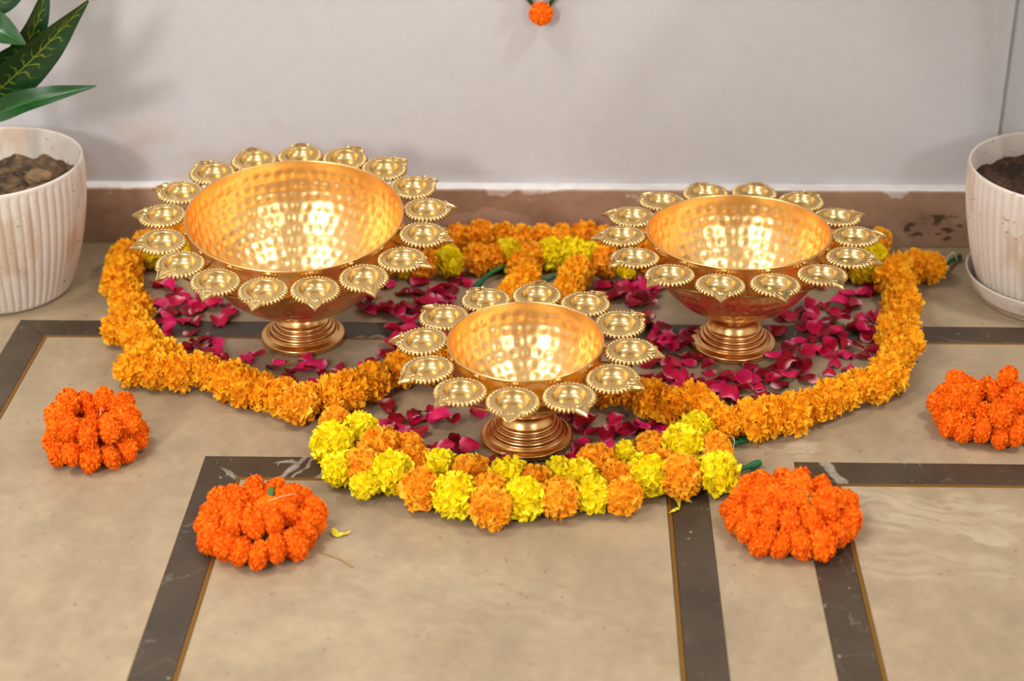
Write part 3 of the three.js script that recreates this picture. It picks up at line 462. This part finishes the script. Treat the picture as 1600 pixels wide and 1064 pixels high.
{
  const rnd = mulberry(777), laid = [], all = AREAS.flatMap((a) => a[2]), kinds = new Map();
  for (const [area, group, list] of AREAS) for (const [px, pz] of list) {
    const x = px / 1000, z = pz / 1000, below = laid.filter(([a, b]) => Math.hypot(a - x, b - z) < 0.016).length; laid.push([x, z]);
    const size = 0.0210 + rnd() * 0.0110, kind = Math.floor(rnd() * ROSE.length), m = solo('rose_petal', ROSE[kind], roseMat, '', 'rose petal', group);
    const tilt = below ? 0.45 : 0.16; // petals on others lean
    m.scale.set(size, size * (1.0 + rnd() * 0.7), size); const flip = rnd() < 0.3;
    m.rotation.set((rnd() - 0.5) * 2 * tilt + (flip ? Math.PI : 0), rnd() * 6.28, (rnd() - 0.5) * 2 * tilt, 'YXZ'); m.updateMatrix();
    const bb = new THREE.Box3().setFromBufferAttribute(m.geometry.attributes.position).applyMatrix4(m.matrix), v = V();
    let lo = 1; const pa = m.geometry.attributes.position; for (let i = 0; i < pa.count; i++) lo = Math.min(lo, v.fromBufferAttribute(pa, i).applyMatrix4(m.matrix).y);
    m.position.set(x, -lo + 0.0004 + Math.min(3, below) * 0.0045, z);
    const near = all.filter(([a, b]) => Math.hypot(a / 1000 - x, b / 1000 - z) < 0.028).length - 1, dark = (z > 0.27 && z < 0.319) || (z > 0.642 && z < 0.691);
    const look = [near === 0 ? 'lone' : '', size > 0.0290 ? 'large' : size < 0.0240 ? 'small' : '', flip ? 'overturned' : '', ['crimson', 'magenta', 'dark-red', 'pink'][kind % 4], ['pink-based', 'pale-based', ''][kind % 3], 'rose petal'].filter(Boolean).join(' ');
    const label = `${look} ${below ? 'lying over others' : dark ? 'on the dark strip' : 'on pale stone'} ${area}`;
    kinds.set(label, [...(kinds.get(label) ?? []), m]);
  }
  // petals that look alike in one place: the outermost ones are named by where they lie, the rest share a label
  for (const [label, ms] of kinds) {
    const left = [...ms];
    for (const [word, f] of ms.length > 1 ? [['leftmost', (m) => m.position.x], ['rightmost', (m) => -m.position.x], ['nearest', (m) => -m.position.z], ['farthest', (m) => m.position.z]] : []) if (left.length) {
      const m = left.reduce((a, b) => (f(b) < f(a) ? b : a)); left.splice(left.indexOf(m), 1); m.userData.label = `${word} ${label}`;
    }
    for (const m of left) m.userData.label = label;
  }
}

// ---------------------------------------------------------------- pots and plants
const potMap = texture(512, 512, 0.88, 0.22, (u, v) => {
  const k = 1 + (fbm(u * 20, v * 20, 201, 4) - 0.5) * 0.06; let r = 224 * k, g = 214 * k, b = 202 * k;
  const st = sstep(0.58, 0.72, fbm(u * 24, v * 9, 205, 5)) * 0.45; r = mix(r, 196, st); g = mix(g, 160, st); b = mix(b, 126, st); // soil stains run down the flutes
  const sp = sstep(0.84, 0.88, fbm(u * 170, v * 170, 207, 2)) * 0.5; r = mix(r, 140, sp); g = mix(g, 104, sp); b = mix(b, 70, sp);
  return [r, g, b];
});
const potMat = std({ map: potMap, roughness: 0.45, side: THREE.DoubleSide }), saucerMat = std({ map: potMap, roughness: 0.45 });
const soilMap = (a, b) => texture(256, 256, 0.26, 0.26, (u, v) => { const n = fbm(u * 60, v * 60, 211, 4), m = fbm(u * 200, v * 200, 215, 2), k = sstep(0.25, 0.75, n * 0.6 + m * 0.4); return [mix(a[0], b[0], k), mix(a[1], b[1], k), mix(a[2], b[2], k)]; });
function ribbed(prof, inner, flutes, depth) { // prof: [r, y] outside from the foot up; inner: down again
  const A = flutes * 8, pos = [], uv = [], idx = []; let rings = 0;
  const c = new THREE.CatmullRomCurve3(prof.map(([r, y]) => V(r, y, 0)), false, 'centripetal').getPoints(44).map((p) => [p.x, p.y, 1]);
  const top = prof[prof.length - 1][1]; for (const p of c) p[2] = sstep(0, 0.012, p[1]) * sstep(top - 0.002, top - 0.012, p[1]);
  for (const [r, y, f] of [...c, ...inner.map(([r, y]) => [r, y, 0])]) { for (let i = 0; i <= A; i++) { const a = i / A * 2 * Math.PI, rr = r + f * depth * (Math.pow(Math.abs(Math.cos(a * flutes / 2)), 0.6) - 0.8); pos.push(rr * Math.cos(a), y, rr * Math.sin(a)); uv.push(i / A * 0.88, y); } rings++; }
  for (let j = 0; j < rings - 1; j++) for (let i = 0; i < A; i++) { const a = j * (A + 1) + i; idx.push(a, a + A + 1, a + 1, a + 1, a + A + 1, a + A + 2); }
  const g = new THREE.BufferGeometry(); g.setAttribute('position', new THREE.Float32BufferAttribute(pos, 3)); g.setAttribute('uv', new THREE.Float32BufferAttribute(uv, 2)); g.setIndex(idx); g.computeVertexNormals(); return g;
}
function soilGeo(R, y, seed, rough) {
  const N = 46, A = 110, pos = [], uv = [], idx = [];
  for (let j = 0; j <= N; j++) for (let i = 0; i <= A; i++) { const r = R * j / N, a = i / A * 2 * Math.PI, x = r * Math.cos(a), z = r * Math.sin(a); pos.push(x, y + (fbm(x * 40 + 9, z * 40 + 9, seed, 5) - 0.5) * rough + (fbm(x * 12 + 4, z * 12 + 4, seed + 5, 2) - 0.5) * rough, z); uv.push(x, z); if (j < N && i < A) { const k = j * (A + 1) + i; idx.push(k, k + 1, k + A + 1, k + 1, k + A + 2, k + A + 1); } }
  const g = new THREE.BufferGeometry(); g.setAttribute('position', new THREE.Float32BufferAttribute(pos, 3)); g.setAttribute('uv', new THREE.Float32BufferAttribute(uv, 2)); g.setIndex(idx); g.computeVertexNormals(); return g;
}
const POT_IN = [[0.1385, 0.211], [0.1365, 0.2105], [0.1355, 0.208], [0.1335, 0.19], [0.1275, 0.14], [0.1215, 0.105]];
function leafGeo(pts, width, up, fold, wavy, seed = 1) { // pts: midrib from base to tip
  const cv = new THREE.CatmullRomCurve3(pts), NL = 30, NW = 8, pos = [], uv = [], idx = [], t = V(), s = V(), n = V(), L = cv.getLength();
  for (let j = 0; j <= NL; j++) {
    const v = j / NL, p = cv.getPointAt(v); cv.getTangentAt(v, t); s.crossVectors(t, up).normalize(); n.crossVectors(s, t).normalize();
    const w = width / 2 * (Math.pow(Math.sin(Math.PI * Math.pow(v, 0.85) * 0.97 + 0.06), 0.8) * (1 - 0.45 * v * v) * 1.12 + 0.02);
    for (let i = 0; i <= NW; i++) { const u = i / NW * 2 - 1, h = Math.abs(u) * fold * w + wavy * w * Math.sin(v * 16 + seed + (u > 0 ? 1 : 3)) * u * u; pos.push(p.x + s.x * u * w + n.x * h, p.y + s.y * u * w + n.y * h, p.z + s.z * u * w + n.z * h); uv.push(i / NW, v * L / 0.3); if (i < NW && j < NL) { const k = j * (NW + 1) + i; idx.push(k, k + 1, k + NW + 1, k + 1, k + NW + 2, k + NW + 1); } }
  }
  const g = new THREE.BufferGeometry(); g.setAttribute('position', new THREE.Float32BufferAttribute(pos, 3)); g.setAttribute('uv', new THREE.Float32BufferAttribute(uv, 2)); g.setIndex(idx); g.computeVertexNormals(); return g;
}
function leafTex(base, veinCol, amount, seed) {
  const t = texture(256, 512, 1, 1, (u, v) => {
    const m = Math.abs(u - 0.5) * 2, k = 1 + (fbm(u * 8, v * 20, seed, 4) - 0.5) * 0.4; let c = base.map((q) => q * k);
    const ph = v * 15 - m * 1.7 + (fbm(u * 5, v * 9, seed + 4, 2) - 0.5) * 1.6, side = Math.max(0, 1 - Math.abs(ph - Math.round(ph)) / (0.05 + 0.10 * amount)) * sstep(0.95, 0.5, m + fbm(u * 9, v * 25, seed + 7, 3) * 0.5), rib = sstep(0.05, 0.015, m);
    const w = Math.max(rib * 0.8, side * amount); return c.map((q, i) => mix(q, veinCol[i], w));
  }); t.repeat.set(1, 1); return t;
}
const leafMats = [new THREE.MeshPhysicalMaterial({ map: leafTex([20, 62, 24], [166, 178, 40], 0.85, 301), roughness: 0.36, side: THREE.DoubleSide, transmission: 0.15, thickness: 0 }), new THREE.MeshPhysicalMaterial({ map: leafTex([22, 76, 24], [60, 128, 48], 0.5, 311), roughness: 0.36, side: THREE.DoubleSide, transmission: 0.15, thickness: 0 })];
const stemMat = std({ color: lin(0x5a6b34), roughness: 0.7 });
{
  const px = -0.8695, pz = 0.165, t = thing('potted_plant', 'leafy green plant in a white ribbed pot at the left', 'potted plant', [px, 0, pz]);
  part('pot', ribbed([[0.0, 0.001], [0.090, 0.001], [0.0965, 0.004], [0.104, 0.02], [0.1165, 0.055], [0.1285, 0.1], [0.137, 0.15], [0.1402, 0.19], [0.1398, 0.2085]], POT_IN, 62, 0.0032), potMat, t);
  part('soil', soilGeo(0.1315, 0.172, 221, 0.026), std({ map: soilMap([52, 38, 26], [122, 96, 66]), roughness: 0.95 }), t);
  { const rnd = mulberry(225); for (let k = 0; k < 7; k++) { const g = new THREE.DodecahedronGeometry(0.007 + rnd() * 0.009, 1), p = g.attributes.position; for (let i = 0; i < p.count; i++) { const f = 0.75 + 0.5 * vn(p.getX(i) * 190 + k * 9, p.getY(i) * 190 + p.getZ(i) * 130, 229); p.setXYZ(i, p.getX(i) * f, p.getY(i) * f * 0.7, p.getZ(i) * f); } g.computeVertexNormals(); const a = -0.4 + rnd() * 2.2, r = 0.05 + rnd() * 0.06; g.translate(r * Math.cos(a), 0.18, r * Math.sin(a)); part('soil_clod', g, std({ color: lin([0x8d7350, 0x5c4a34, 0xa5805a][k % 3]), roughness: 0.95 }), t); } }
  const P = (x, y, z) => V(x - px, y, z - pz), st = (pts, r) => tube('stem', pts, r, stemMat, t, 30);
  st([V(0, 0.16, 0), P(-0.868, 0.3, 0.17), P(-0.862, 0.42, 0.172), P(-0.868, 0.62, 0.17)], 0.007);
  const leaf = (pts, w, up, mat, fold = 0.35, wavy = 0.10, s = 1) => { st([P(-0.866, pts[0][1] - 0.03, 0.171), P((pts[0][0] - 0.866) / 2, pts[0][1] - 0.012, (pts[0][2] + 0.171) / 2), P(...pts[0])], 0.0026); part('leaf', leafGeo(pts.map((p) => P(...p)), w, V(...up), fold, wavy, s), leafMats[mat], t); };
  leaf([[-0.850, 0.312, 0.19], [-0.757, 0.392, 0.215], [-0.676, 0.468, 0.2]], 0.058, [0.35, -0.3, 1], 0, 0.3, 0.06, 2);
  leaf([[-0.862, 0.286, 0.2], [-0.765, 0.330, 0.225], [-0.677, 0.346, 0.21]], 0.034, [-0.1, 0.75, 1], 1, 0.45, 0.08, 5);
  leaf([[-0.845, 0.325, 0.16], [-0.775, 0.405, 0.165], [-0.740, 0.487, 0.15]], 0.038, [0.5, 0, 1], 0, 0.3, 0.05, 1);
  leaf([[-0.855, 0.425, 0.2], [-0.800, 0.434, 0.23], [-0.762, 0.416, 0.235]], 0.056, [0.1, 0.9, 0.8], 1, 0.3, 0.08, 3);
  leaf([[-0.856, 0.33, 0.18], [-0.805, 0.375, 0.19], [-0.760, 0.41, 0.19]], 0.056, [0.4, -0.2, 1], 0, 0.3, 0.06, 8);
  leaf([[-0.855, 0.445, 0.175], [-0.800, 0.475, 0.18], [-0.74, 0.53, 0.18]], 0.05, [0.3, 0.3, 1], 0, 0.3, 0.06, 4);
  leaf([[-0.86, 0.48, 0.18], [-0.82, 0.55, 0.2], [-0.72, 0.62, 0.22]], 0.06, [0.3, 0.3, 1], 0, 0.3, 0.06, 6);
  leaf([[-0.87, 0.40, 0.19], [-0.94, 0.45, 0.24], [-1.03, 0.47, 0.27]], 0.06, [0, 0.6, 1], 1, 0.3, 0.06, 7);
  leaf([[-0.87, 0.50, 0.17], [-0.93, 0.6, 0.17], [-1.02, 0.66, 0.17]], 0.06, [0, 0.3, 1], 0, 0.3, 0.06, 9);
}
{
  const px = 0.722, pz = 0.165, t = thing('potted_plant', 'white ribbed pot of dark soil on a shallow saucer at the right', 'potted plant', [px, 0, pz]);
  part('pot', ribbed([[0.0, 0.012], [0.090, 0.012], [0.0985, 0.014], [0.106, 0.025], [0.1175, 0.055], [0.1285, 0.1], [0.137, 0.15], [0.1402, 0.19], [0.1398, 0.2085]], POT_IN, 62, 0.0032), potMat, t);
  part('saucer', new THREE.LatheGeometry([[0.0001, 0.0008], [0.098, 0.0008], [0.1035, 0.002], [0.112, 0.016], [0.1225, 0.040], [0.1238, 0.0415], [0.1250, 0.040], [0.1235, 0.037], [0.1145, 0.016], [0.106, 0.006], [0.0001, 0.0052]].map((p) => new THREE.Vector2(...p)), 96), saucerMat, t);
  part('soil', soilGeo(0.132, 0.180, 241, 0.034), std({ map: soilMap([40, 24, 12], [92, 60, 34]), roughness: 0.95 }), t);
  // palm whose fronds arch above the picture; they throw the long streaks on the wall
  const rnd = mulberry(251), palmMat = new THREE.MeshPhysicalMaterial({ color: lin(0x2f6a28), roughness: 0.45, side: THREE.DoubleSide, transmission: 0.15, thickness: 0 });
  for (const [tx, ty, tz, hi] of [[-0.24, 0.61, -0.01, 0.80], [-0.13, 0.58, -0.05, 0.84], [-0.34, 0.62, 0.0, 0.80], [-0.42, 0.62, -0.04, 0.88], [0.02, 0.62, -0.05, 0.95], [0.12, 0.55, 0.0, 0.80], [0.25, 0.60, 0.05, 0.90], [-0.05, 0.70, 0.12, 1.0]]) {
    const cv = new THREE.CatmullRomCurve3([V(tx * 0.05, 0.17, 0.01), V(tx * 0.2 + 0.04, 0.45, tz * 0.15 + 0.02), V(tx * 0.55 + 0.06, hi - 0.03, tz * 0.5 + 0.03), V(tx * 0.85 + 0.05, (hi + ty) / 2 + 0.05, tz * 0.85), V(tx + 0.03, ty, tz)]);
    const fr = part('frond', new THREE.TubeGeometry(cv, 40, 0.0032, 6), stemMat, t);
    for (let i = 0; i < 15; i++) for (const s of [-1, 1]) {
      const u = 0.48 + i * 0.036, p = cv.getPointAt(u), tg = cv.getTangentAt(u), side = V().crossVectors(tg, V(0, 1, 0)).normalize().multiplyScalar(s), L = 0.17 * Math.sin(Math.PI * (0.15 + 0.8 * (i / 15)));
      const d = side.multiplyScalar(0.75).addScaledVector(tg, 0.8); const p2 = p.clone().addScaledVector(d, L * 0.5).add(V(0, 0.012, 0)), p3 = p.clone().addScaledVector(d, L).add(V(0, -0.035 - rnd() * 0.03, 0));
      part('leaflet', leafGeo([p, p2, p3], 0.027, V(0, 1, 0.2), 0.25, 0, 1), palmMat, fr);
    }
  }
}

// ---------------------------------------------------------------- small bits on the floor
{
  const scrapMat = std({ color: lin(0xd8c820), roughness: 0.7, side: THREE.DoubleSide }), strawMat = std({ color: lin(0xb08a48), roughness: 0.8 });
  solo('petal_scrap', leafGeo([V(-0.285, 0.003, 0.805), V(-0.279, 0.002, 0.818), V(-0.268, 0.0025, 0.816), V(-0.262, 0.004, 0.812)], 0.008, V(0, 1, 0), 0.2, 0.2, 2), scrapMat, 'small yellow petal scrap on the beige stone beside the coil on the dark strip', 'petal scrap');
  solo('straw', new THREE.TubeGeometry(new THREE.CatmullRomCurve3([V(-0.294, 0.0012, 0.853), V(-0.27, 0.0016, 0.866), V(-0.252, 0.0012, 0.882)]), 20, 0.0008, 5), strawMat, 'thin dry straw on the beige stone right of the coil on the dark strip', 'straw');
  const sc = plain([leafGeo([V(0.128, 0.004, 0.722), V(0.134, 0.003, 0.735), V(0.136, 0.002, 0.752)], 0.007, V(0, 1, 0), 0.2, 0.2, 2), leafGeo([V(0.136, 0.002, 0.752), V(0.130, 0.0025, 0.758), V(0.122, 0.002, 0.764)], 0.005, V(0, 1, 0), 0.2, 0.2, 4), leafGeo([V(0.134, 0.004, 0.735), V(0.144, 0.004, 0.738), V(0.152, 0.003, 0.742)], 0.007, V(0, 1, 0), 0.2, 0.2, 6)]);
  solo('petal_scrap', sc, scrapMat, 'torn yellow petals on the dark strip below the front garland', 'petal scrap');
  solo('twig', new THREE.TubeGeometry(new THREE.CatmullRomCurve3([V(-0.622, 0.001, 0.646), V(-0.613, 0.002, 0.650), V(-0.606, 0.001, 0.657)]), 12, 0.0006, 5), std({ color: lin(0x3b2c1c), roughness: 0.9 }), 'tiny dark twig on the beige stone right of the tall left coil', 'twig');
  solo('loose_thread', new THREE.TubeGeometry(new THREE.CatmullRomCurve3([V(-0.66, 0.0012, 0.10), V(-0.640, 0.004, 0.112), V(-0.628, 0.010, 0.10), V(-0.634, 0.002, 0.125), V(-0.642, 0.001, 0.132)]), 30, 0.0007, 5), threadMat, 'loose white thread on the floor behind the left petals', 'thread');
}
renderer.render(scene, camera);
